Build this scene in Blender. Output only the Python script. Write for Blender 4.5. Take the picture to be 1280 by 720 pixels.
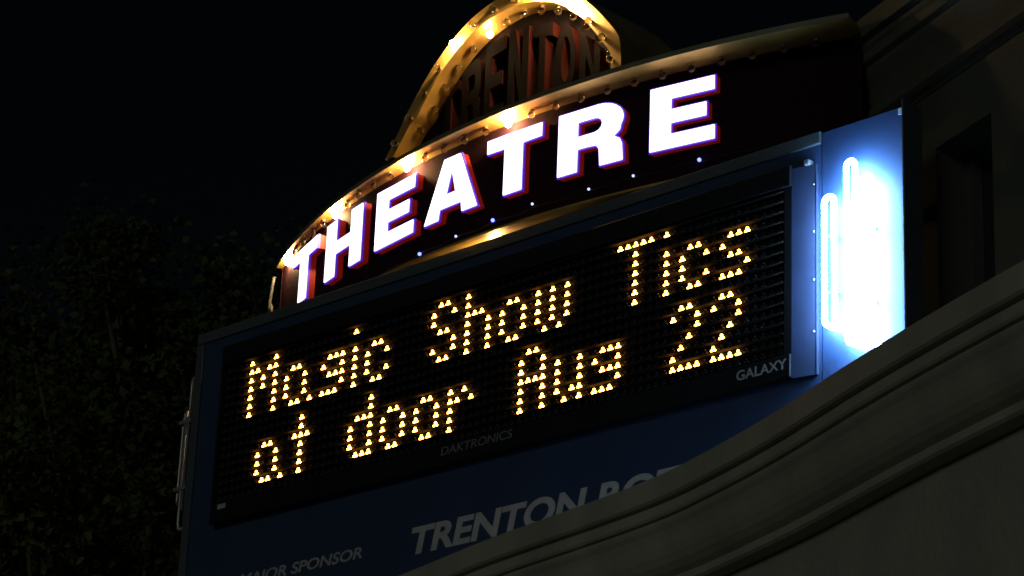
import bpy, bmesh, math, random
from mathutils import Vector, Matrix

scene = bpy.context.scene
for o in list(bpy.data.objects):
    bpy.data.objects.remove(o, do_unlink=True)

# ------------------------------------------------------------------ camera
Z0 = 4.9                      # height of the sign's reference point above the ground
cam = bpy.data.cameras.new('camera')
cam.sensor_width = 36.0
cam.lens = 3350.0 / 1280.0 * 36.0
cam.clip_end = 800.0
cam_o = bpy.data.objects.new('camera', cam)
scene.collection.objects.link(cam_o)
cam_o.matrix_world = Matrix((
    (0.71744, 0.22246, 0.66015, 7.46343),
    (0.69556, -0.28122, -0.66115, -6.10693),
    (0.03856, 0.93350, -0.35649, -3.30820 + Z0),
    (0, 0, 0, 1)))
scene.camera = cam_o

# ------------------------------------------------------------------ night sky, faint street light
SUN_DIR = Vector((0.25, -0.93, 0.34)).normalized()          # towards the light
EL = math.asin(SUN_DIR.z)
AZ = math.atan2(SUN_DIR.x, SUN_DIR.y)
world = bpy.data.worlds.new('World')
scene.world = world
world.use_nodes = True
wn = world.node_tree
wn.nodes.clear()
w_out = wn.nodes.new('ShaderNodeOutputWorld')
w_bg = wn.nodes.new('ShaderNodeBackground')
w_sky = wn.nodes.new('ShaderNodeTexSky')
w_sky.sky_type = 'NISHITA'
w_sky.sun_disc = False
w_sky.sun_elevation = EL
w_sky.sun_rotation = AZ
w_bg.inputs['Strength'].default_value = 0.00042
wn.links.new(w_sky.outputs[0], w_bg.inputs[0])
wn.links.new(w_bg.outputs[0], w_out.inputs[0])

sun = bpy.data.lights.new('sun', 'SUN')
sun.energy = 0.165
sun.angle = math.radians(14)
sun.color = (0.91, 1.0, 0.88)
sun_o = bpy.data.objects.new('sun', sun)
scene.collection.objects.link(sun_o)
sun_o.rotation_euler = SUN_DIR.to_track_quat('Z', 'Y').to_euler()
sun_o.location = (5, -12, 12)

scene.cycles.filter_width = 1.6
vs = scene.view_settings
vs.view_transform = 'Standard'
vs.look = 'None'
vs.gamma = 1.0
vs.exposure = 0.0
vs.use_curve_mapping = False

# ------------------------------------------------------------------ materials
def mat(name, col, rough=0.6, metal=0.0, noise=0.0, nscale=6.0, bump=0.0, bscale=60.0,
        emit=None, estr=0.0, trans=0.0, spec=0.5, streak=0.0):
    m = bpy.data.materials.new(name)
    m.use_nodes = True
    nt = m.node_tree
    b = nt.nodes['Principled BSDF']
    b.inputs['Base Color'].default_value = (*col, 1)
    b.inputs['Roughness'].default_value = rough
    b.inputs['Metallic'].default_value = metal
    b.inputs['Specular IOR Level'].default_value = spec
    if trans:
        b.inputs['Transmission Weight'].default_value = trans
    tc = nt.nodes.new('ShaderNodeTexCoord')
    if noise or streak:
        n = nt.nodes.new('ShaderNodeTexNoise')
        n.inputs['Scale'].default_value = nscale
        n.inputs['Detail'].default_value = 6
        if streak:
            mp = nt.nodes.new('ShaderNodeMapping')
            mp.inputs['Scale'].default_value = (1, 1, streak)
            nt.links.new(tc.outputs['Object'], mp.inputs[0])
            nt.links.new(mp.outputs[0], n.inputs['Vector'])
        else:
            nt.links.new(tc.outputs['Object'], n.inputs['Vector'])
        r = nt.nodes.new('ShaderNodeMapRange')
        r.inputs['From Min'].default_value = 0.3
        r.inputs['From Max'].default_value = 0.7
        r.inputs['To Min'].default_value = 1.0 - noise
        r.inputs['To Max'].default_value = 1.0 + noise * 0.5
        nt.links.new(n.outputs['Fac'], r.inputs['Value'])
        mx = nt.nodes.new('ShaderNodeVectorMath')
        mx.operation = 'SCALE'
        mx.inputs[0].default_value = col
        nt.links.new(r.outputs[0], mx.inputs['Scale'])
        nt.links.new(mx.outputs[0], b.inputs['Base Color'])
        rr = nt.nodes.new('ShaderNodeMapRange')
        rr.inputs['To Min'].default_value = max(0.05, rough - 0.12)
        rr.inputs['To Max'].default_value = min(1.0, rough + 0.12)
        nt.links.new(n.outputs['Fac'], rr.inputs['Value'])
        nt.links.new(rr.outputs[0], b.inputs['Roughness'])
    if bump:
        n2 = nt.nodes.new('ShaderNodeTexNoise')
        n2.inputs['Scale'].default_value = bscale
        n2.inputs['Detail'].default_value = 5
        nt.links.new(tc.outputs['Object'], n2.inputs['Vector'])
        bp = nt.nodes.new('ShaderNodeBump')
        bp.inputs['Strength'].default_value = bump
        bp.inputs['Distance'].default_value = 0.01
        nt.links.new(n2.outputs['Fac'], bp.inputs['Height'])
        nt.links.new(bp.outputs[0], b.inputs['Normal'])
    if emit:
        b.inputs['Emission Color'].default_value = (*emit, 1)
        b.inputs['Emission Strength'].default_value = estr
    return m

M_FACADE = mat('dimmed_olive_stucco', (0.075, 0.078, 0.06), 0.9, noise=0.25, nscale=3.0, bump=0.4, bscale=45, spec=0.2)  # stucco colour darkened to stand in for weaker light on the upper wall
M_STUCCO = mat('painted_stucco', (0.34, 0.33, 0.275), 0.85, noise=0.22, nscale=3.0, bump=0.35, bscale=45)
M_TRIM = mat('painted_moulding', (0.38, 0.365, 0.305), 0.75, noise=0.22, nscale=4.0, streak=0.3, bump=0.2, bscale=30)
M_GROUND = mat('asphalt', (0.05, 0.05, 0.052), 0.9, noise=0.3, nscale=2.0, bump=0.5, bscale=80)
M_PAVE = mat('concrete', (0.28, 0.27, 0.25), 0.9, noise=0.25, nscale=3.0, bump=0.3, bscale=50)
M_ROOF = mat('roofing_felt', (0.07, 0.07, 0.07), 0.95, noise=0.3, nscale=4.0)
M_BLUE = mat('blue_sign_paint', (0.021, 0.044, 0.112), 0.6, noise=0.16, nscale=4.0, bump=0.04, bscale=12, streak=0.35)
M_FRAME = mat('blue_grey_frame', (0.065, 0.08, 0.092), 0.65, noise=0.18, nscale=6.0, bump=0.05, bscale=20)
M_BEZEL = mat('black_bezel', (0.008, 0.008, 0.010), 0.6, noise=0.25, nscale=8.0, spec=0.25)
M_BEZEL2 = mat('grey_bezel_side', (0.020, 0.026, 0.055), 0.65, spec=0.2, noise=0.2, nscale=8.0)
M_BLACK = mat('black_louver', (0.005, 0.005, 0.005), 0.7, noise=0.2, nscale=20.0, spec=0.1)
M_FIN = mat('louver_blade', (0.024, 0.022, 0.019), 0.9, spec=0.0)
M_LEDOFF = mat('unlit_diode', (0.055, 0.055, 0.065), 0.35, spec=0.4)
M_LEDON = mat('amber_diode', (0.5, 0.3, 0.1), 0.4, emit=(1.0, 0.39, 0.046), estr=34.0)
nt = M_LEDON.node_tree                       # small spread in brightness from pixel to pixel
oi = nt.nodes.new('ShaderNodeObjectInfo'); mr = nt.nodes.new('ShaderNodeMapRange')
mr.inputs['To Min'].default_value = 19.0; mr.inputs['To Max'].default_value = 34.0
nt.links.new(oi.outputs['Random'], mr.inputs['Value'])
nt.links.new(mr.outputs[0], nt.nodes['Principled BSDF'].inputs['Emission Strength'])
M_GOLD = mat('gold_metal', (0.82, 0.50, 0.13), 0.38, metal=0.6, noise=0.2, nscale=9.0, bump=0.08, bscale=25)
M_GOLDP = mat('faded_gold_paint', (0.16, 0.13, 0.06), 0.6, noise=0.25, nscale=6.0)
M_MAROON = mat('maroon_panel', (0.020, 0.008, 0.011), 0.8, noise=0.3, nscale=5.0, spec=0.02)
M_ARCHP = mat('dimmed_maroon_panel', (0.004, 0.0015, 0.0015), 0.7, noise=0.3, nscale=5.0, spec=0.05)  # maroon darkened in colour to keep the arch recess in gloom
M_RED = mat('glowing_red_return', (0.34, 0.02, 0.010), 0.4, noise=0.15, nscale=8.0, emit=(1.0, 0.03, 0.008), estr=0.085)  # weak even emission stands in for bulb light on the red letter sides
M_REDD = mat('dimmed_red_return', (0.022, 0.0025, 0.0015), 0.6, noise=0.3, nscale=8.0, spec=0.1)  # red taken down in colour so unlit letter sides stay in gloom
M_FACEOFF = mat('dark_letter_face', (0.002, 0.001, 0.001), 0.8, noise=0.2, nscale=8.0, spec=0.02)  # near black so the unlit faces sink into the dimness under the arch
M_FACE = mat('lit_acrylic', (0.8, 0.8, 0.85), 0.4, emit=(1.0, 0.94, 1.0), estr=2.6)
M_LETTERRIM = mat('violet_letter_rim', (0.2, 0.1, 0.6), 0.4, emit=(0.10, 0.014, 0.80), estr=0.42)  # emissive violet rim drawn round each lit letter face
M_BULBON = mat('lit_bulb', (0.9, 0.8, 0.6), 0.4, emit=(1.0, 0.66, 0.30), estr=850.0)
M_BULBLOW = mat('dim_lit_bulb', (0.9, 0.8, 0.6), 0.4, emit=(1.0, 0.62, 0.27), estr=100.0)
M_BULBOFF = mat('unlit_bulb_glass', (0.75, 0.7, 0.6), 0.03, trans=1.0)
M_SOCKET = mat('brass_socket', (0.35, 0.25, 0.12), 0.4, metal=0.8)
M_NEON = mat('blue_neon_tube', (0.6, 0.8, 1.0), 0.2, emit=(0.30, 0.60, 1.0), estr=128.0)
M_NEOND = mat('neon_blackout', (0.03, 0.03, 0.035), 0.5)
M_WHITEP = mat('white_vinyl', (0.48, 0.48, 0.49), 0.6, noise=0.15, nscale=20.0)
M_GREYP = mat('grey_print', (0.38, 0.39, 0.40), 0.6, noise=0.15, nscale=30.0)
M_GREYD = mat('dim_grey_print', (0.17, 0.17, 0.17), 0.6, noise=0.15, nscale=30.0)
M_STEEL = mat('galvanised_steel', (0.45, 0.46, 0.48), 0.4, metal=0.6, noise=0.15, nscale=15.0)
M_GLASS = mat('dark_window_glass', (0.012, 0.013, 0.016), 0.08)
M_WFRAME = mat('dark_window_frame', (0.06, 0.06, 0.06), 0.5)
M_BLUELED = mat('blue_pinpoint', (0.2, 0.2, 0.9), 0.3, emit=(0.10, 0.12, 1.0), estr=6.0)
M_WHITELED = mat('pale_pinpoint', (0.6, 0.6, 0.9), 0.3, emit=(0.55, 0.62, 1.0), estr=1.6)
M_WIRE = mat('black_wire', (0.03, 0.03, 0.03), 0.5)
M_CABLE = mat('grey_cable', (0.07, 0.07, 0.07), 0.6)
M_BARK = mat('bark', (0.10, 0.075, 0.05), 0.9, noise=0.4, nscale=8.0, bump=0.6, bscale=25)
M_LEAF = [mat('leaf_dark', (0.06, 0.08, 0.022), 0.8, spec=0.08, noise=0.4, nscale=1.5),
          mat('leaf_mid', (0.075, 0.095, 0.026), 0.8, spec=0.08, noise=0.4, nscale=1.2),
          mat('leaf_olive', (0.085, 0.09, 0.026), 0.8, spec=0.08, noise=0.4, nscale=1.3)]

# ------------------------------------------------------------------ builders
COL = scene.collection
WLOC = {}

def empty(name, loc, label=None, cat=None, group=None):
    o = bpy.data.objects.new(name, None)
    COL.objects.link(o)
    o.empty_display_size = 0.2
    o.location = loc
    WLOC[o.name] = Vector(loc)
    if label: o['label'] = label
    if cat: o['category'] = cat
    if group: o['group'] = group
    return o

def place(o, wloc, parent):
    """give an object the world position wloc under a parent (translations only)"""
    COL.objects.link(o)
    WLOC[o.name] = Vector(wloc)
    if parent is not None:
        o.parent = parent
        o.location = Vector(wloc) - WLOC[parent.name]
    else:
        o.location = wloc
    return o

def obj(name, verts, faces, material, parent=None, origin=None, smooth=False, mats=None, fmat=None):
    vs_ = [Vector(v) for v in verts]
    if origin is None:
        lo = [min(v[i] for v in vs_) for i in range(3)]
        hi = [max(v[i] for v in vs_) for i in range(3)]
        origin = Vector(((lo[0]+hi[0])/2, (lo[1]+hi[1])/2, (lo[2]+hi[2])/2))
    origin = Vector(origin)
    me = bpy.data.meshes.new(name)
    me.from_pydata([v - origin for v in vs_], [], faces)
    for mm in (mats or [material]):
        me.materials.append(mm)
    if fmat:
        me.polygons.foreach_set('material_index', fmat)
    if smooth:
        me.polygons.foreach_set('use_smooth', [True]*len(me.polygons))
    me.update()
    o = bpy.data.objects.new(name, me)
    return place(o, origin, parent)

def clone(src, wloc, parent, material=None):
    o = bpy.data.objects.new(src.name.split('.')[0], src.data)
    return place(o, wloc, parent)

class G:
    """collects geometry in sign space (z gets Z0 added)"""
    def __init__(s): s.v = []; s.f = []
    def add(s, vs_, fs):
        n = len(s.v)
        s.v += [Vector((a[0], a[1], a[2] + Z0)) for a in vs_]
        s.f += [tuple(i+n for i in f) for f in fs]
    def box(s, x0, x1, y0, y1, z0, z1, bev=0.0):
        bm = bmesh.new()
        bmesh.ops.create_cube(bm, size=1)
        for v in bm.verts:
            v.co = Vector((x0 + (v.co.x+.5)*(x1-x0), y0 + (v.co.y+.5)*(y1-y0), z0 + (v.co.z+.5)*(z1-z0)))
        if bev:
            bmesh.ops.bevel(bm, geom=bm.edges[:], offset=bev, segments=2, affect='EDGES', profile=0.6)
        s.bm(bm)
    def bm(s, bm):
        bm.verts.index_update()
        s.add([v.co[:] for v in bm.verts], [[v.index for v in f.verts] for f in bm.faces])
        bm.free()
    def tube(s, pts, r, n=8, closed=False, cap=True):
        pts = [Vector(p) for p in pts]
        m = len(pts); base = len(s.v); ring = []
        prev = None
        vs_ = []; fs = []
        for i, p in enumerate(pts):
            if closed: t = pts[(i+1) % m] - pts[i-1]
            else: t = pts[min(i+1, m-1)] - pts[max(i-1, 0)]
            t.normalize()
            if prev is None:
                a = Vector((0, 0, 1)) if abs(t.z) < .9 else Vector((1, 0, 0))
                u = t.cross(a).normalized()
            else:
                u = (prev - t*prev.dot(t)).normalized()
            prev = u
            w = t.cross(u)
            rr = r[i] if isinstance(r, (list, tuple)) else r
            vs_ += [p + (u*math.cos(2*math.pi*k/n) + w*math.sin(2*math.pi*k/n))*rr for k in range(n)]
        for i in range(m if closed else m-1):
            j = (i+1) % m
            for k in range(n):
                fs.append((i*n+k, i*n+(k+1) % n, j*n+(k+1) % n, j*n+k))
        if cap and not closed:
            fs.append(tuple(range(n))[::-1]); fs.append(tuple((m-1)*n+k for k in range(n)))
        s.add(vs_, fs)
    def sphere(s, c, r, seg=12, rings=8, sc=(1, 1, 1)):
        bm = bmesh.new()
        bmesh.ops.create_uvsphere(bm, u_segments=seg, v_segments=rings, radius=r)
        for v in bm.verts:
            v.co = Vector((v.co.x*sc[0], v.co.y*sc[1], v.co.z*sc[2])) + Vector(c)
        s.bm(bm)
    def build(s, name, material, parent=None, smooth=False, origin=None, **k):
        return obj(name, s.v, s.f, material, parent, origin, smooth, **k)

def spts(x, y, z): return Vector((x, y, z + Z0))

# ================================================================== SETTING
g = G(); g.add([(-300, -300, -Z0), (300, -300, -Z0), (300, 300, -Z0), (-300, 300, -Z0)], [(0, 1, 2, 3)])
o = g.build('ground', M_GROUND); o['kind'] = 'structure'

FT = Vector((0.929, -0.371, 0)); FN = Vector((-0.371, -0.929, 0)); FP = Vector((3.05, 0.2, 0))
def fac(s, z, off=0.0):
    p = FP + FT*s + FN*off
    return (p.x, p.y, z)

# pavement with a kerb along the facade
g = G()
for a, b, z0, z1 in ((-0.2, 4.2, -Z0-0.1, -Z0+0.13), (4.2, 4.35, -Z0-0.1, -Z0+0.125)):
    vs_ = [fac(-14, z0, a), fac(16, z0, a), fac(16, z0, b), fac(-14, z0, b), fac(-14, z1, a), fac(16, z1, a), fac(16, z1, b), fac(-14, z1, b)]
    g.add(vs_, [(0, 1, 2, 3), (4, 7, 6, 5), (0, 4, 5, 1), (1, 5, 6, 2), (2, 6, 7, 3), (3, 7, 4, 0)])
o = g.build('pavement', M_PAVE); o['kind'] = 'structure'

# ------------------------------------------------------------------ theatre building
bld = empty('theatre_building', spts(*fac(3, -Z0, -2)),
            'beige stucco building with layered cornices carrying the lit sign', 'building')

def fbox(s0, s1, o0, o1, z0, z1):
    vs_ = [fac(s0, z0, o0), fac(s1, z0, o0), fac(s1, z0, o1), fac(s0, z0, o1), fac(s0, z1, o0), fac(s1, z1, o0), fac(s1, z1, o1), fac(s0, z1, o1)]
    return vs_, [(0, 1, 2, 3), (4, 7, 6, 5), (0, 4, 5, 1), (1, 5, 6, 2), (2, 6, 7, 3), (3, 7, 4, 0)]

WS0, WS1, WZ0, WZ1 = -0.07, 0.235, -0.95, 0.135     # window opening, facade coordinates
SL, SR = -4.4, 11.0
g = G()
for r in ((SL, WS0, -Z0, 0.33), (WS1, SR, -Z0, 0.33), (WS0, WS1, WZ1, 0.33), (WS0, WS1, -Z0, WZ0)):
    g.add(*fbox(r[0], r[1], -0.3, 0.0, r[2], r[3]))
g.add(*fbox(SL, SR, -5.0, -0.32, -Z0, 0.3))
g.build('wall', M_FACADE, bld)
g = G()
g.add(*fbox(WS0, WS1, -0.16, -0.15, WZ0, WZ1))
win = g.build('window', M_GLASS, bld)
g = G()
fw = 0.03
for r in ((WS0, WS0+fw, WZ0, WZ1), (WS1-fw, WS1, WZ0, WZ1), (WS0+fw, WS1-fw, WZ1-fw, WZ1), (WS0+fw, WS1-fw, WZ0, WZ0+fw)):
    g.add(*fbox(r[0], r[1], -0.148, -0.11, r[2], r[3]))
g.build('frame', M_WFRAME, win)

def sweep_fac(profile, s0, s1, n=1):
    """profile: list of (off, z) extruded along the facade"""
    vs_ = []; fs = []; m = len(profile)
    for k in range(n+1):
        s = s0 + (s1-s0)*k/n
        vs_ += [fac(s, z, o_) for o_, z in profile]
    for k in range(n):
        for i in range(m-1):
            fs.append((k*m+i, k*m+i+1, (k+1)*m+i+1, (k+1)*m+i))
    fs.append(tuple(range(m))[::-1]); fs.append(tuple(n*m+i for i in range(m)))
    return vs_, fs
g = G()
prof = [(-0.3, 0.685), (0.10, 0.685), (0.10, 0.615), (0.078, 0.608), (0.078, 0.590), (0.070, 0.578), (0.070, 0.545),
        (0.052, 0.533), (0.052, 0.520), (0.046, 0.50), (0.034, 0.47), (0.026, 0.43), (0.022, 0.40), (0.034, 0.392), (0.034, 0.365),
        (0.022, 0.352), (0.006, 0.342), (0.0, 0.335), (-0.3, 0.331)]
g.add(*sweep_fac(prof, SL, SR, 1))
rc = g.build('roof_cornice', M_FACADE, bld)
g = G(); g.add(*fbox(SL, SR, -5.0, -0.31, 0.305, 0.40)); g.build('roof', M_ROOF, bld)

# ------------------------------------------------------------------ projecting entablature below the sign
ENT_Z = -1.1
key = [(-0.85, 1.55), (-0.95, 0.75), (-0.92, 0.15), (-0.62, -0.16), (-0.05, -0.20), (0.65, -0.24), (1.277, -0.369), (1.797, -0.503), (2.358, -0.619), (2.668, -0.694),
       (2.912, -0.781), (3.250, -0.922), (3.662, -1.119), (3.952, -1.250), (4.385, -1.431), (5.5, -1.876), (7.5, -2.675), (9.5, -3.474)]
def catmull(P, n=6):
    out = []
    for i in range(len(P)-1):
        p0 = Vector(P[max(i-1, 0)]); p1 = Vector(P[i]); p2 = Vector(P[i+1]); p3 = Vector(P[min(i+2, len(P)-1)])
        for k in range(n):
            t = k/n
            out.append(0.5*((2*p1) + (p2-p0)*t + (2*p0-5*p1+4*p2-p3)*t*t + (3*p1-p0-3*p2+p3)*t**3))
    out.append(Vector(P[-1]))
    return out
path = catmull(key, 6)
def sweep_path(profile, mat_, name, parent):
    """profile: list of (inward offset, z)"""
    m = len(profile); vs_ = []; fs = []
    for i, p in enumerate(path):
        t = (path[min(i+1, len(path)-1)] - path[max(i-1, 0)]).normalized()
        inw = Vector((-t.y, t.x))           # left of the walking direction = towards the building
        for off, z in profile:
            q = p + inw*off
            vs_.append((q.x, q.y, z))
    for i in range(len(path)-1):
        for k in range(m-1):
            fs.append((i*m+k, (i+1)*m+k, (i+1)*m+k+1, i*m+k+1))
    fs.append(tuple(range(m))); fs.append(tuple((len(path)-1)*m+k for k in range(m))[::-1])
    g = G(); g.add(vs_, fs)
    return g.build(name, mat_, parent)
prof = [(0.34, 0), (0.0, 0), (0.0, 0.064), (0.006, 0.071), (0.020, 0.073), (0.020, 0.081), (0.014, 0.085), (0.014, 0.108), (0.018, 0.115),
        (0.028, 0.117), (0.028, 0.123), (0.025, 0.127), (0.028, 0.136), (0.036, 0.150), (0.042, 0.168), (0.047, 0.190), (0.054, 0.212), (0.065, 0.233),
        (0.080, 0.250), (0.096, 0.262), (0.097, 0.282), (0.104, 0.289), (0.122, 0.294), (0.140, 0.296), (0.34, 0.296)]
sweep_path([(a, ENT_Z-d) for a, d in prof],
           M_TRIM, 'cornice', bld)
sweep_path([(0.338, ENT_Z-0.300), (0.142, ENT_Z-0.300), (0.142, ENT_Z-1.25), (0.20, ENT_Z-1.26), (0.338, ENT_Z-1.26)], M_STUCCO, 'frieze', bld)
# canopy deck behind the cornice: the sign stands on it
g = G()
inner = []
for i, p in enumerate(path):
    t = (path[min(i+1, len(path)-1)] - path[max(i-1, 0)]).normalized()
    inner.append(p + Vector((-t.y, t.x))*0.33)
back = []
for p in inner:
    s = (Vector((p.x, p.y, 0)) - FP).dot(FT)
    s = max(s, -4.3)
    q = fac(s, 0, 0.0)
    back.append(Vector((q[0], q[1])))
vs_ = [(p.x, p.y, ENT_Z-0.004) for p in inner] + [(p.x, p.y, ENT_Z-0.004) for p in back]
n = len(inner)
g.add(vs_, [(i, i+1, n+i+1, n+i) for i in range(n-1)])
g.build('deck', M_ROOF, bld)
# columns that carry the entablature
def column(x, y):
    g = G()
    segs = 20
    zt = ENT_Z-1.255
    prof = [(0.24, -Z0+0.12), (0.24, -Z0+0.24), (0.19, -Z0+0.27), (0.18, -Z0+0.32), (0.165, -Z0+1.2), (0.15, zt-0.2), (0.17, zt-0.14), (0.21, zt-0.08), (0.21, zt)]
    vs_ = []; fs = []
    for r, z in prof:
        vs_ += [(x + r*math.cos(2*math.pi*k/segs), y + r*math.sin(2*math.pi*k/segs), z) for k in range(segs)]
    for i in range(len(prof)-1):
        for k in range(segs):
            fs.append((i*segs+k, i*segs+(k+1) % segs, (i+1)*segs+(k+1) % segs, (i+1)*segs+k))
    g.add(vs_, fs)
    return g.build('column', M_TRIM, bld)
for x, y in ((-0.55, 0.2), (1.45, -0.10), (3.75, -0.86), (5.9, -1.72)):
    column(x, y)

# ================================================================== MARQUEE SIGN
sign = empty('marquee_sign', spts(1.35, 0.1, ENT_Z),
             'marquee with lit white THEATRE letters on a curved red band edged in gold bulbs', 'theatre sign')
CX0, CX1, CZT = -0.36, 3.047, 0.20
FY = 0.014                                              # cabinet face
# cabinet body with a front lip that rises above its top (bulbs of the lower ring sit behind the lip)
g = G()
g.box(CX0+0.012, CX1-0.006, FY+0.012, FY+0.05, ENT_Z, 0.06)
cab = g.build('cabinet', M_FRAME, sign)
g = G(); g.box(CX0+0.045, 2.699, FY, FY+0.010, ENT_Z, 0.165); fp = g.build('face_panel', M_BLUE, cab)
g = G(); g.box(2.703, CX1-0.008, FY-0.001, FY+0.010, ENT_Z, 0.192); fp2 = g.build('neon_backing_panel', M_BLUE, cab)
g = G()
g.box(CX0, CX0+0.043, FY-0.008, FY+0.052, ENT_Z, CZT-0.045, 0.004)
g.box(CX0, 2.699, FY-0.008, FY+0.020, CZT-0.043, CZT, 0.004)
g.build('frame', M_FRAME, cab)
g = G(); g.box(CX1-0.0065, CX1, FY-0.044, FY+0.052, ENT_Z, CZT-0.002, 0.001); g.build('edge_strip', M_FRAME, cab)  # lip made deep to shield the facade wall from the neon
g = G(); g.box(2.999, 3.039, FY-0.004, FY-0.0015, 0.168, 0.190, 0.0008); g.build('maker_plate', M_WHITEP, cab)
# brackets back to the facade
for x in (0.3, 1.3, 2.3):
    s = (Vector((x, 0.2, 0)) - FP).dot(FT)
    y1 = FP.y + (FP.x - x)*0.371/0.929
    g = G(); g.tube([(x, FY+0.045, -0.3), (x, y1+0.02, -0.3)], 0.03, 8); g.build('mounting_bracket', M_STEEL, sign)
    g = G(); g.tube([(x, FY+0.045, 0.02), (x, 0.30, 0.02), (x, 0.30, 0.46)], 0.025, 8); g.build('upright', M_STEEL, sign)

# ---- curved drum
DXC = 1.35
def arc(s, R, z):                                     # s: arc length measured at R=3.9
    a = s/3.9
    return (DXC + R*math.sin(a), 3.9 - R*math.cos(a), z)
S0, S1 = -1.87, 1.36
def rim(s): return 3.957 + 0.036*s          # the soffit narrows towards the far end
def ring_solid(R_out, R_in, z0, z1, s0=None, s1=None, n=64):
    s0 = S0 if s0 is None else s0; s1 = S1 if s1 is None else s1
    vs_ = []; fs = []
    for i in range(n+1):
        s = s0 + (s1-s0)*i/n
        ro = R_out(s) if callable(R_out) else R_out; ri = R_in(s) if callable(R_in) else R_in
        vs_ += [arc(s, ro, z0), arc(s, ri, z0), arc(s, ri, z1), arc(s, ro, z1)]
    for i in range(n):
        a = i*4; b = a+4
        for k in range(4):
            fs.append((a+k, a+(k+1) % 4, b+(k+1) % 4, b+k))
    fs.append((3, 2, 1, 0)); fs.append((n*4, n*4+1, n*4+2, n*4+3))
    return vs_, fs
RZ = 0.640
g = G(); g.add(*ring_solid(3.866, 3.74, 0.222, RZ-0.002, S0+0.01)); drum = g.build('curved_panel', M_MAROON, sign)
g = G(); g.add(*ring_solid(rim, 3.74, RZ, RZ+0.012)); ring = g.build('bulb_soffit', M_GOLD, sign)
g = G(); g.add(*ring_solid(lambda s: rim(s)+0.004, lambda s: rim(s)+0.0005, RZ-0.002, RZ+0.016)); g.build('fascia', M_GOLDP, ring)
g = G(); g.add(*ring_solid(rim, 3.74, RZ+0.0135, RZ+0.016)); g.build('cap', M_GOLDP, ring)
g = G(); g.add(*ring_solid(3.930, 3.74, 0.208, 0.216)); g.build('lower_rim', M_GOLD, sign)
g = G(); g.add(*ring_solid(3.868, 3.742, 0.224, RZ-0.004, S0, S0+0.009, 2)); g.build('end_plate', M_MAROON, sign)

# ---- letter outlines, unit box: width w, height 1 (in letter heights)
def arcpts(cx, cy, rx, ry, a0, a1, n=8):
    return [(cx+rx*math.cos(math.radians(a0+(a1-a0)*i/n)), cy+ry*math.sin(math.radians(a0+(a1-a0)*i/n))) for i in range(n+1)]
def glyph(ch, w, st, bar):
    """outline loops; w width, st stem width, bar bar thickness (height = 1)"""
    if ch == 'T':
        c = w/2
        return [[(0, 1), (0, 1-bar), (c-st/2, 1-bar), (c-st/2, 0), (c+st/2, 0), (c+st/2, 1-bar), (w, 1-bar), (w, 1)]]
    if ch == 'H':
        return [[(0, 0), (st, 0), (st, .5-bar/2), (w-st, .5-bar/2), (w-st, 0), (w, 0), (w, 1), (w-st, 1), (w-st, .5+bar/2), (st, .5+bar/2), (st, 1), (0, 1)]]
    if ch == 'E':
        return [[(0, 0), (w, 0), (w, bar), (st, bar), (st, .5-bar/2), (w*.87, .5-bar/2), (w*.87, .5+bar/2), (st, .5+bar/2), (st, 1-bar), (w*.99, 1-bar), (w*.99, 1), (0, 1)]]
    if ch == 'A':
        tw = st*1.12
        a = (w-tw)/2
        k = lambda y: a*y                       # outer left edge x at height y
        lo, hi = .17, .17+bar
        il = lambda y: st + (w/2 - st)*(y/0.78)*1.0
        return [[(0, 0), (st, 0), (il(lo)*.42+st*.58, lo), (w-(il(lo)*.42+st*.58), lo), (w-st, 0), (w, 0), (w-a, 1), (a, 1)],
                [(w*.5, .80), (w*.5-.115, hi), (w*.5+.115, hi)]]
    if ch == 'R':
        r = 0.29
        out = [(0, 0), (st, 0), (st, .36), (w*.48, .36)]
        out += [(w*.60, .345), (w*.645, .27), (w*.66, 0.0)]
        out += [(w, 0.0), (w*.985, .27), (w*.95, .36), (w*.86, .42)]
        out += [(w*.95, .50)]
        out += arcpts(w*.62, .71, w*.38, .29, -25, 90, 8)
        out += [(0, 1)]
        hole = [(st, .56), (w*.55, .56)] + arcpts(w*.56, .68, w*.125, .12, -80, 90, 6) + [(st, .80)]
        return [out, hole[::-1]]
    if ch == 'N':
        return [[(0, 0), (st, 0), (st, .62), (w-st, 0), (w, 0), (w, 1), (w-st, 1), (w-st, .38), (st, 1), (0, 1)]]
    if ch == 'O':
        return [arcpts(w/2, .5, w/2, .5, 0, 345, 23), arcpts(w/2, .5, w/2-st*.85, .5-bar, 0, 345, 23)[::-1]]

def flat_mesh(loops, extrude, offset=0.0):
    """filled outline -> (verts, faces), thickness 2*extrude around 0"""
    cu = bpy.data.curves.new('outline', 'CURVE')
    cu.dimensions = '2D'; cu.fill_mode = 'BOTH'
    cu.extrude = extrude; cu.offset = offset
    for lp in loops:
        sp = cu.splines.new('POLY'); sp.points.add(len(lp)-1)
        for p, q in zip(sp.points, lp): p.co = (q[0], q[1], 0, 1)
        sp.use_cyclic_u = True
    return curve_mesh(cu)
def curve_mesh(cu):
    ob = bpy.data.objects.new('outline', cu)
    COL.objects.link(ob)
    bpy.context.view_layer.update()
    dg = bpy.context.evaluated_depsgraph_get()
    me = bpy.data.meshes.new_from_object(ob.evaluated_get(dg))
    vs_ = [v.co.copy() for v in me.vertices]; fs = [tuple(p.vertices) for p in me.polygons]
    bpy.data.objects.remove(ob, do_unlink=True)
    bpy.data.meshes.remove(me); bpy.data.curves.remove(cu)
    return vs_, fs

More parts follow.
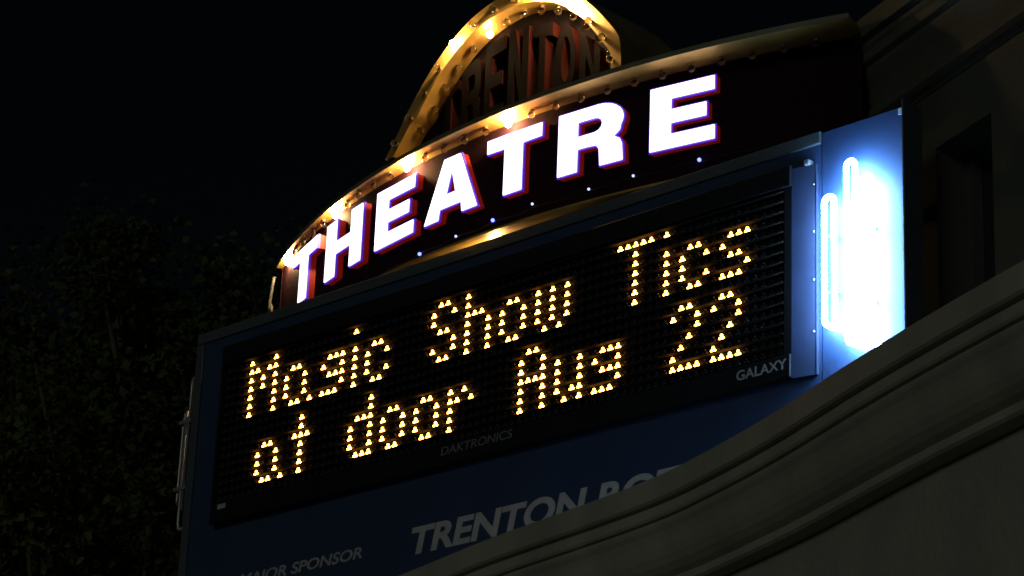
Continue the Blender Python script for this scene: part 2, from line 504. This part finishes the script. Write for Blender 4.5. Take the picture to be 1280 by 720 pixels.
LZ0, LH = 0.347, 0.231
letters = [('T', -1.563, 0.262, .083), ('H', -1.203, 0.297, .086), ('E', -0.798, 0.253, .082), ('A', -0.473, 0.293, .080),
           ('T', -0.135, 0.266, .088), ('R', 0.210, 0.280, .086), ('E', 0.600, 0.250, .082)]
for ch, s, w, st in letters:
    loops = [[(x*LH, y*LH) for x, y in lp] for lp in glyph(ch, w/LH, st/LH, 0.215)]
    def warp(vs_, rmid, sgn=1):
        return [arc(s + v.x, rmid + v.z, LZ0 + v.y) for v in vs_]
    v1, f1 = flat_mesh(loops, 0.0115, 0.0028)
    g = G(); g.add(warp(v1, 3.8785), f1)
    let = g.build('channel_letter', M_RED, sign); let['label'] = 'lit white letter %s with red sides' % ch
    v2, f2 = flat_mesh(loops, 0.0045, 0.0048)
    g = G(); g.add(warp(v2, 3.8955), f2); g.build('letter_rim', M_LETTERRIM, let)
    v3, f3 = flat_mesh(loops, 0.0015, -0.0005)
    g = G(); g.add(warp(v3, 3.9025), f3); g.build('letter_face', M_FACE, let)

# ---- bulbs
def bulb_mesh(name, m):
    g = G(); g.sphere((0, 0, -Z0), 0.0130, 14, 10, (1, 1, 1.15))
    me = bpy.data.meshes.new(name); me.from_pydata([v[:] for v in g.v], [], g.f); me.materials.append(m)
    me.polygons.foreach_set('use_smooth', [True]*len(me.polygons))
    return me
BM_ON = bulb_mesh('bulb_on', M_BULBON); BM_OFF = bulb_mesh('bulb_off', M_BULBOFF); BM_LOW = bulb_mesh('bulb_low', M_BULBLOW)
def socket_mesh():
    g = G(); g.tube([(0, 0, -Z0), (0, 0, 0.008-Z0)], 0.008, 10)
    me = bpy.data.meshes.new('socket'); me.from_pydata([v[:] for v in g.v], [], g.f); me.materials.append(M_SOCKET)
    return me
SM = socket_mesh()
def bulb(p, d, lit, parent):
    """p: point on the mounting surface, d: direction the bulb points"""
    d = Vector(d).normalized(); p = Vector(p)
    q = d.to_track_quat('-Z', 'Y')
    o = bpy.data.objects.new('light_bulb', (BM_OFF, BM_ON, BM_LOW)[int(lit)])
    place(o, p + d*0.0195, parent); o.rotation_mode = 'QUATERNION'; o.rotation_quaternion = q
    so = bpy.data.objects.new('socket', SM)
    COL.objects.link(so); so.parent = o; so.location = (0, 0, 0.0115)
    return o
PITCH = 0.1135
for k in range(-16, 13):
    s = -0.035 + PITCH*k
    if s < S0+0.04 or s > S1-0.05: continue
    bulb(spts(*arc(s, 0.45*rim(s)+0.55*3.866 if s < -1 else 3.903, RZ)), (0, 0, -1), k in (0, -5, -10, -15), sign)
for k, lit in ((-3, 0), (-2, 0), (-1, 1), (0, 0), (1, 0), (2, 0), (3, 0)):   # under the lower rim, behind the cabinet lip
    bulb(spts(*arc(-0.035 + PITCH*(k-0.4), 3.795, 0.208)), (0, 0, -1), bool(lit), sign)

# ---- string of tiny blue lights along the foot of the curved panel
st_pts = []
fl = [(0.830, .263, 1), (1.038, .272, 0), (1.232, .280, 1), (1.424, .291, 0), (1.677, .283, 0), (1.861, .289, 0), (2.115, .292, 1)]
strl = empty('string_lights', spts(1.4, 0.05, 0.24), 'string of tiny blue pinpoint lamps below the THEATRE letters', 'lights')
g = G(); n = 60
for i in range(n+1):
    x = 0.60 + 1.70*i/n
    s = math.asin((x-DXC)/3.85)*3.9
    st_pts.append(arc(s, 3.8705, 0.262 + 0.030*(i/n) + 0.004*math.sin(i*0.9)))
g.tube(st_pts, 0.0016, 5); g.build('wire', M_WIRE, strl)
for x, z, b in fl:
    s = math.asin((x-DXC)/3.85)*3.9
    g = G(); g.sphere(arc(s, 3.877, z), 0.0066 if b else 0.0048, 10, 8)
    g.build('lamp', M_BLUELED if b else M_WHITELED, strl, smooth=True)

# ---- arched crest above the drum
AX = 1.302
out_prof = [(.545, .659), (.545, .70), (.538, .78), (.520, .82), (.495, .853), (.452, .905), (.41, .952), (.352, 1.007), (.29, 1.053), (.20, 1.105), (.10, 1.136), (0, 1.145)]
in_prof = [(.499, .659), (.499, .69), (.494, .747), (.466, .79), (.434, .833), (.40, .876), (.367, .917), (.31, .968), (.25, 1.015), (.165, 1.056), (.08, 1.078), (0, 1.085)]
out_left = [(.630, .659), (.592, .71), (.556, .765)] + out_prof[3:]
in_left = [(.585, .659), (.545, .71), (.503, .765)] + in_prof[3:]
def full(prof, left): return [(-a, z) for a, z in left] + [(a, z) for a, z in prof[::-1][1:]]
def dens(P, n=4):
    return [(v.x, v.y) for v in catmull(P, n)]
OUT = dens(full(out_prof, out_left)); INN = dens(full(in_prof, in_left))
AF, AB = 0.0, 0.088
def strip(A, ya, B, yb):
    n = len(A)
    vs_ = [(AX+a, ya, z) for a, z in A] + [(AX+a, yb, z) for a, z in B]
    return vs_, [(i, i+1, n+i+1, n+i) for i in range(n-1)]
crest = G(); crest.add(*strip(OUT, AF, INN, AF))
crest_o = crest.build('arch_flange', M_GOLD, sign)
g = G(); g.add(*strip(INN, AF+0.0005, INN, AB)); g.build('arch_soffit', M_GOLD, crest_o)
OUT2 = [(a*1.02, z*1.0) for a, z in OUT]
g = G(); g.add(*strip([(a*1.002, z+.001) for a, z in OUT], AF+0.0008, OUT2, AF+0.36)); g.build('arch_shell', M_GOLDP, crest_o)
g = G()
n = len(INN)
g.add([(AX+a*1.01, AB+0.002, z+0.002) for a, z in INN] + [(AX+a*1.01, AB+0.02, z+0.002) for a, z in INN],
      [tuple(range(n)), tuple(range(2*n-1, n-1, -1))])
g.build('arch_panel', M_ARCHP, sign)
n = len(OUT)
g = G(); g.add([(AX+a*1.018, AF+0.355, z) for a, z in OUT], [tuple(range(n))]); g.build('arch_back', M_GOLDP, sign)
# unlit lettering fitted under the arch
def prof_z(prof, a):
    a = abs(a)
    for (a0, z0), (a1, z1) in zip(prof, prof[1:]):
        if a1 <= a <= a0 and a0 != a1: return z0 + (z1-z0)*(a0-a)/(a0-a1)
    return prof[0][1]
word = 'TRENTON'
for i, ch in enumerate(word):
    pitch = 0.118; w = 0.098
    x0 = (i-3)*pitch - w/2
    loops = glyph(ch, 1.0, 0.30, 0.17)
    v1, f1 = flat_mesh(loops, 0.5, 0.0)
    def warp2(vs_, y0, y1):
        r = []
        for v in vs_:
            x = x0 + v.x*w
            zt = prof_z(in_prof, x) - 0.065; zb = 0.69
            r.append((AX+x, (y0+y1)/2 - v.z*(y1-y0), zb + v.y*(zt-zb)))
        return r
    g = G(); g.add(warp2(v1, AB-0.038, AB+0.001), f1)
    let = g.build('arch_letter', M_REDD, sign); let['label'] = 'unlit letter %s under the arch' % ch
    g = G(); g.add(warp2(v1, AB-0.041, AB-0.0385), f1); g.build('letter_face', M_FACEOFF, let)
# bulbs of the arch: on the front flange and under the soffit
MID = [(a*.25+c*.75, z*.25+d*.75) for (a, z), (c, d) in zip(OUT, INN)]
def along(P, n):
    L = [0]
    for p, q in zip(P, P[1:]): L.append(L[-1] + math.dist(p, q))
    res = []
    for k in range(n):
        t = L[-1]*(k+0.5)/n
        i = max(j for j in range(len(L)-1) if L[j] <= t)
        u = (t-L[i])/(L[i+1]-L[i])
        p, q = P[i], P[i+1]
        res.append((p[0]+(q[0]-p[0])*u, p[1]+(q[1]-p[1])*u, Vector((q[0]-p[0], q[1]-p[1])).normalized()))
    return res
def ppx(x, y, z):
    v = Vector((x-7.46343, y+6.10693, z+3.30820))
    c = Vector((v.dot(Vector((0.71744, 0.69556, 0.03856))), v.dot(Vector((0.22246, -0.28122, 0.93350))), -v.dot(Vector((0.66015, -0.66115, -0.35649)))))
    return (640+3350*c.x/c.z, 360-3350*c.y/c.z)
for k, (a, z, t) in enumerate(along(MID, 14)):
    if z < 0.70: continue
    bulb(spts(AX+a, AF-0.0005, z), (0, -1, 0), {4: 1, 8: 1, 9: 1, 10: 1}.get(k, 0), sign)
for k, (a, z, t) in enumerate(along(INN, 16)):
    if z < 0.70: continue
    nrm = Vector((t.y, 0, -t.x))
    bulb(spts(AX+a, (AF+AB)/2, z), nrm, 2 if k == 6 else 0, sign)

# ---- print on the cabinet face
def text(body, x0, z0, cap, width, y, material, parent, name, shear=0.0, bold=0.02, thick=0.0006, label=None):
    cu = bpy.data.curves.new('words', 'FONT')
    cu.body = body; cu.size = 1.0; cu.shear = shear; cu.offset = bold; cu.extrude = 0.5
    vs_, fs = curve_mesh(cu)
    xa = min(v.x for v in vs_); xb = max(v.x for v in vs_); za = min(v.y for v in vs_); zb = max(v.y for v in vs_)
    g = G()
    g.add([(x0 + (v.x-xa)/(xb-xa)*width, y - (v.z+0.5)*thick, z0 + (v.y-za)/(zb-za)*cap) for v in vs_], fs)
    o = g.build(name, material, parent)
    if label: o['label'] = label
    return o
text('TRENTON ROTARY', 0.912, -0.892, 0.100, 1.58, FY-0.0005, M_WHITEP, sign, 'lettering', shear=0.17, bold=0.034, label='white italic words TRENTON ROTARY')
text('MAJOR SPONSOR', 0.000, -0.872, 0.055, 0.665, FY-0.0005, M_GREYP, sign, 'lettering', shear=0.17, bold=0.022, label='grey italic words MAJOR SPONSOR')

# ================================================================== MESSAGE BOARD
board = empty('message_board', spts(1.26, 0.0, -0.62),
              'black LED message board reading Magic Show Tics at door Aug 22 in amber', 'display board')
DX0, DX1, DZ0, DZ1 = -0.162, 2.602, -0.606, 0.100
P = 0.034
g = G(); g.box(DX0+0.001, DX1-0.001, 0.0005, FY-0.0005, DZ0+0.001, DZ1-0.001); g.build('back_plate', M_BLACK, board)
g = G()
g.box(DX0, DX1, -0.022, 0.013, 0.030, DZ1, 0.003)
g.box(DX0, DX1, -0.022, 0.013, DZ0, -0.531, 0.003)
g.box(DX0, -0.157, -0.022, 0.013, -0.5305, 0.0295, 0.001)
g.box(2.572, DX1, -0.014, 0.013, -0.5305, 0.0295, 0.002)
bez = g.build('bezel', M_BEZEL, board)
g = G()
xa, xb, za, zb = DX1+0.001, 2.685, DZ0-0.004, 0.088
g.add([(xa, -0.014, za), (xb, 0.004, za), (xb, 0.0135, za), (xa, 0.0135, za), (xa, -0.014, zb), (xb, 0.004, zb), (xb, 0.0135, zb), (xa, 0.0135, zb)],
      [(3, 2, 1, 0), (4, 5, 6, 7), (0, 1, 5, 4), (1, 2, 6, 5), (2, 3, 7, 6), (3, 0, 4, 7)])
g.build('side_frame', M_BEZEL2, board)
g = G(); g.box(2.6855, 2.6880, 0.002, 0.0135, DZ0-0.003, 0.060, 0.0006); g.build('hinge', M_BEZEL2, board)
for z in (0.02, -0.14, -0.30, -0.47):
    g = G(); g.sphere((2.679, 0.0005, z), 0.0032, 8, 6); g.build('screw', M_STEEL, board)
g = G(); g.box(2.650, 2.668, -0.0130, 0.0135, 0.0885, 0.105, 0.002); g.build('latch', M_STEEL, board)
g = G(); g.box(-0.117, -0.071, -0.0242, -0.0224, -0.556, -0.537, 0.0005); g.build('serial_plate', M_GREYP, board)
text('GALAXY', 2.392, -0.578, 0.033, 0.198, -0.0225, M_GREYP, board, 'lettering', bold=0.012, label='grey word GALAXY')
text('DAKTRONICS', 1.076, -0.572, 0.031, 0.342, -0.0225, M_GREYD, board, 'lettering', shear=0.12, bold=0.005, label='dim grey word DAKTRONICS')

ROWS = """
#...#............#............##..#....................#####.#..........
##.##........................#..#.#......................#..............
#.#.#..##....###.#..##.......#....###...##..#.#.#........#...#..##...###
#.#.#.#..#..#..#.#.#..#.......##..#..#.#..#.#.#.#........#...#.#..#.#...
#...#.#..#...###.#.#............#.#..#.#..#.#.#.#........#...#.#.....##.
#...#.#..#.....#.#.#..#......#..#.#..#.#..#.#.#.#........#...#.#..#....#
#...#..##.#.###..#..##........##..#..#..##...#.#.........#...#..##..###.
........................................................................
.........#..........#......................##..................##...##..
.........#..........#.....................#..#................#..#.#..#.
...##...###.......###..##...##..#.#.......#..#.#..#..###.........#....#.
..#..#...#.......#..#.#..#.#..#.##.#......####.#..#.#..#........#....#..
..#..#...#.......#..#.#..#.#..#.#.........#..#.#..#..###.......#....#...
..#..#...#.......#..#.#..#.#..#.#.........#..#.#.##....#......#....#....
...##.#..#........###..##...##..#.........#..#..#.#.###.......####.####.
""".split()
lit = {(c, r) for r, row in enumerate(ROWS) for c, h in enumerate(row) if h == '#'}
DIODES = [(0.0, 0.0058), (-0.0062, -0.0042), (0.0062, -0.0042)]
def diode_geo(seg, rings, r):
    """dome cluster around the origin, facing -y"""
    vs_ = []; fs = []
    for dx, dz in DIODES:
        b = len(vs_)
        for j in range(rings):
            ph = (math.pi/2)*j/rings
            for k in range(seg):
                th = 2*math.pi*k/seg
                vs_.append((dx + r*math.cos(ph)*math.cos(th), -0.001 - r*1.1*math.sin(ph), dz + r*math.cos(ph)*math.sin(th)))
        vs_.append((dx, -0.001 - r*1.1, dz))
        for j in range(rings-1):
            for k in range(seg):
                fs.append((b+j*seg+k, b+j*seg+(k+1) % seg, b+(j+1)*seg+(k+1) % seg, b+(j+1)*seg+k))
        for k in range(seg):
            fs.append((b+(rings-1)*seg+k, b+(rings-1)*seg+(k+1) % seg, b+rings*seg))
    return vs_, fs
dv, df = diode_geo(10, 3, 0.0050)
LM = bpy.data.meshes.new('lit_pixel'); LM.from_pydata(dv, [], df); LM.materials.append(M_LEDON)
LM.polygons.foreach_set('use_smooth', [True]*len(LM.polygons))
for c, r in sorted(lit):
    o = bpy.data.objects.new('lit_pixel', LM)
    place(o, spts(c*P, 0.0, -r*P), board)
dv, df = diode_geo(6, 2, 0.0042)
g = G()
for c in range(-4, 76):
    for r in range(0, 16):
        if (c, r) not in lit:
            g.add([(c*P+x, y, -r*P+z) for x, y, z in dv], df)
o = g.build('unlit_pixels', M_LEDOFF, board, smooth=True); o['kind'] = 'stuff'
for r in range(0, 16):                                  # shade blade above every pixel row
    z = -r*P + 0.0172
    g = G(); g.box(-0.155, 2.570, -0.0205, 0.0, z, z+0.0014); g.build('louver', M_FIN, board)

# ================================================================== NEON
neon = empty('neon_sign', spts(2.88, 0.0, -0.60), 'glowing blue white neon tube loops on the blue panel beside the message board', 'neon sign')
NY = -0.030
def loop(x0, x1, zb, zt, lean=0.0):
    """hairpin of glass tube: up one side, over, down the other, ends turned back into the panel"""
    r = (x1-x0)/2; pts = []
    pts.append((x0, FY-0.002, zb)); pts.append((x0, NY+0.006, zb)); pts.append((x0, NY, zb+0.008))
    for k in range(1, 8): pts.append((x0+lean*k/8, NY, zb + (zt-r-zb)*k/8))
    for k in range(0, 9):
        a = math.pi*(1-k/8); pts.append((x0+lean+r+r*math.cos(a), NY, zt-r+r*math.sin(a)))
    zb2 = zb - 0.012
    for k in range(7, 0, -1): pts.append((x1+lean*k/8, NY, zb2 + (zt-r-zb2)*k/8))
    pts.append((x1, NY, zb2+0.008)); pts.append((x1, NY+0.006, zb2)); pts.append((x1, FY-0.002, zb2))
    return pts
for x0, x1, zb, zt in ((2.744, 2.782, -0.47, -0.055), (2.830, 2.862, -0.545, 0.042), (2.888, 2.926, -0.56, -0.025)):
    g = G(); g.tube(loop(x0, x1, zb, zt), 0.0085, 10)
    t = g.build('neon_tube', M_NEON, neon, smooth=True)
    for z in ((zb*0.75+zt*0.25), (zb*0.3+zt*0.7)):
        g = G(); g.tube([((x0+x1)/2, FY-0.002, z), ((x0+x1)/2, NY+0.010, z)], 0.0045, 6)
        g.box(x0-0.002, x1+0.002, NY+0.0120, NY+0.0160, z-0.003, z+0.003)
        g.build('tube_support', M_NEOND, t)

# ================================================================== CONDUIT at the left edge
con = empty('conduit', spts(-0.40, 0.03, -0.57), 'thin grey metal conduit loops strapped to the left edge of the sign', 'pipe')
g = G()
g.tube([(-0.386, 0.02, -0.50), (-0.386, 0.02, 0.0), (-0.384, 0.02, 0.022), (-0.376, 0.02, 0.032), (-0.366, 0.03, 0.022), (-0.362, 0.05, -0.02)], 0.006, 8)
g.build('pipe', M_STEEL, con, smooth=True)
g = G()
g.tube([(-0.402, 0.02, -0.10), (-0.402, 0.02, -0.55), (-0.398, 0.02, -0.575), (-0.385, 0.02, -0.58), (-0.372, 0.03, -0.565), (-0.361, 0.05, -0.53)], 0.0055, 8)
g.build('pipe', M_STEEL, con, smooth=True)
g = G()
g.tube([(-0.425, 0.03, -0.10), (-0.432, 0.03, -0.14), (-0.434, 0.03, -0.45), (-0.43, 0.03, -0.47)], 0.005, 8)
g.build('pipe', M_STEEL, con, smooth=True)
for z in (-0.15, -0.42):
    g = G(); g.box(-0.441, -0.3605, 0.012, 0.016+0.012, z, z+0.014, 0.001); g.build('strap', M_STEEL, con)
# cable bundle at the left end of the curved panel
cb = empty('cable_loop', spts(*arc(S0-0.03, 3.86, 0.24)), 'grey cable looping down the left end of the curved red band', 'cable')
g = G()
a = Vector(arc(S0-0.012, 3.88, 0.60)); pts = []
for k in range(12):
    t = k/11
    pts.append((a.x-0.03*math.sin(t*3.1)-0.02*t, a.y-0.02+0.04*t, 0.60-0.36*t))
g.tube(pts, 0.007, 7); g.build('wire', M_CABLE, cb, smooth=True)
g = G(); g.tube([(p[0]+0.022+0.01*math.sin(i), p[1]-0.01, p[2]+0.015) for i, p in enumerate(pts[4:])], 0.005, 7); g.build('wire', M_CABLE, cb, smooth=True)

# ================================================================== TREES
def tree(name, label, base, height, crown_c, crown_r, seed, leafmat, n_leaf=5200, leaf=0.10):
    rnd = random.Random(seed)
    root = empty(name, base, label, 'tree', 'street trees beyond the sign')
    B = Vector(base); Cc = Vector(crown_c)
    g = G(); zoff = Vector((0, 0, -Z0))
    top = Vector((Cc.x, Cc.y, Cc.z + crown_r[2]*0.3))
    tr = [B + zoff]
    for k in range(1, 7):
        t = k/6
        p = B.lerp(top, t) + Vector((rnd.uniform(-.12, .12), rnd.uniform(-.12, .12), 0))
        tr.append(p + zoff)
    rad = [0.24*(1-0.8*k/6) * height/9 for k in range(7)]; rad[0] *= 1.35
    g.tube(tr, rad, 9)
    tips = []
    for k in range(16):
        t = rnd.uniform(.40, .98)
        i = min(int(t*6), 5); u = t*6-i
        p = tr[i].lerp(tr[i+1], u)
        th = rnd.uniform(0, 6.283); ph = rnd.uniform(-.1, .9)
        L = rnd.uniform(.55, .95)
        e = Cc + zoff + Vector((crown_r[0]*L*math.cos(th)*math.cos(ph), crown_r[1]*L*math.sin(th)*math.cos(ph), crown_r[2]*(L*math.sin(ph)-.1)))
        mid = p.lerp(e, .5) + Vector((0, 0, -.12*(e-p).length)) + Vector((rnd.uniform(-.15, .15),)*3)
        g.tube([p, p.lerp(mid, .5), mid, mid.lerp(e, .55), e], [.07, .055, .04, .028, .012], 6)
        tips += [mid, mid.lerp(e, .5), e]
    g.build('trunk', M_BARK, root, smooth=True)
    # foliage: leaf-sized faces gathered in clumps round limb ends and scattered on the crown's shell
    clumps = [(t, rnd.uniform(.25, .6)) for t in tips]
    for k in range(22):
        v = Vector((rnd.gauss(0, 1), rnd.gauss(0, 1), rnd.gauss(0, 1))).normalized() * rnd.uniform(.45, 1.02)
        clumps.append((Cc + zoff + Vector((v.x*crown_r[0], v.y*crown_r[1], v.z*crown_r[2])), rnd.uniform(.30, .70)))
    vs_ = []; fs = []
    for k in range(n_leaf):
        c, r = rnd.choice(clumps)
        p = c + Vector((rnd.gauss(0, .42), rnd.gauss(0, .42), rnd.gauss(0, .3)))*r
        s = leaf*rnd.uniform(.6, 1.35)
        d = Vector((rnd.gauss(0, 1), rnd.gauss(0, 1), rnd.gauss(-.5, .7))).normalized()
        w = d.cross(Vector((rnd.gauss(0, 1), rnd.gauss(0, 1), rnd.gauss(0, 1)))).normalized()
        nn = d.cross(w)*s*.12
        b = len(vs_)
        vs_ += [p, p + d*s*.45 + w*s*.36 + nn, p + d*s, p + d*s*.45 - w*s*.36 + nn]
        fs += [(b, b+1, b+2), (b, b+2, b+3)]
    g = G(); g.add(vs_, fs)
    g.build('crown', leafmat, root)
    return root
tree('street_tree', 'tall dark leafy tree whose crown passes right behind the conduit on the sign', (-9.2, 7.0, 0), 10.0, (-8.95, 6.85, 8.35), (1.8, 1.8, 2.4), 3, M_LEAF[0], 24000, 0.075)
tree('street_tree', 'small round crowned dark tree, shortest and closest of the three street trees', (-6.6, 4.0, 0), 7.5, (-6.9, 4.0, 6.0), (1.45, 1.45, 1.7), 11, M_LEAF[1], 22000, 0.068)
tree('street_tree', 'olive dark tree standing farthest from the theatre of the three street trees', (-13.6, 7.6, 0), 11.0, (-13.4, 7.7, 8.4), (2.0, 2.0, 2.3), 23, M_LEAF[2], 22000, 0.09)
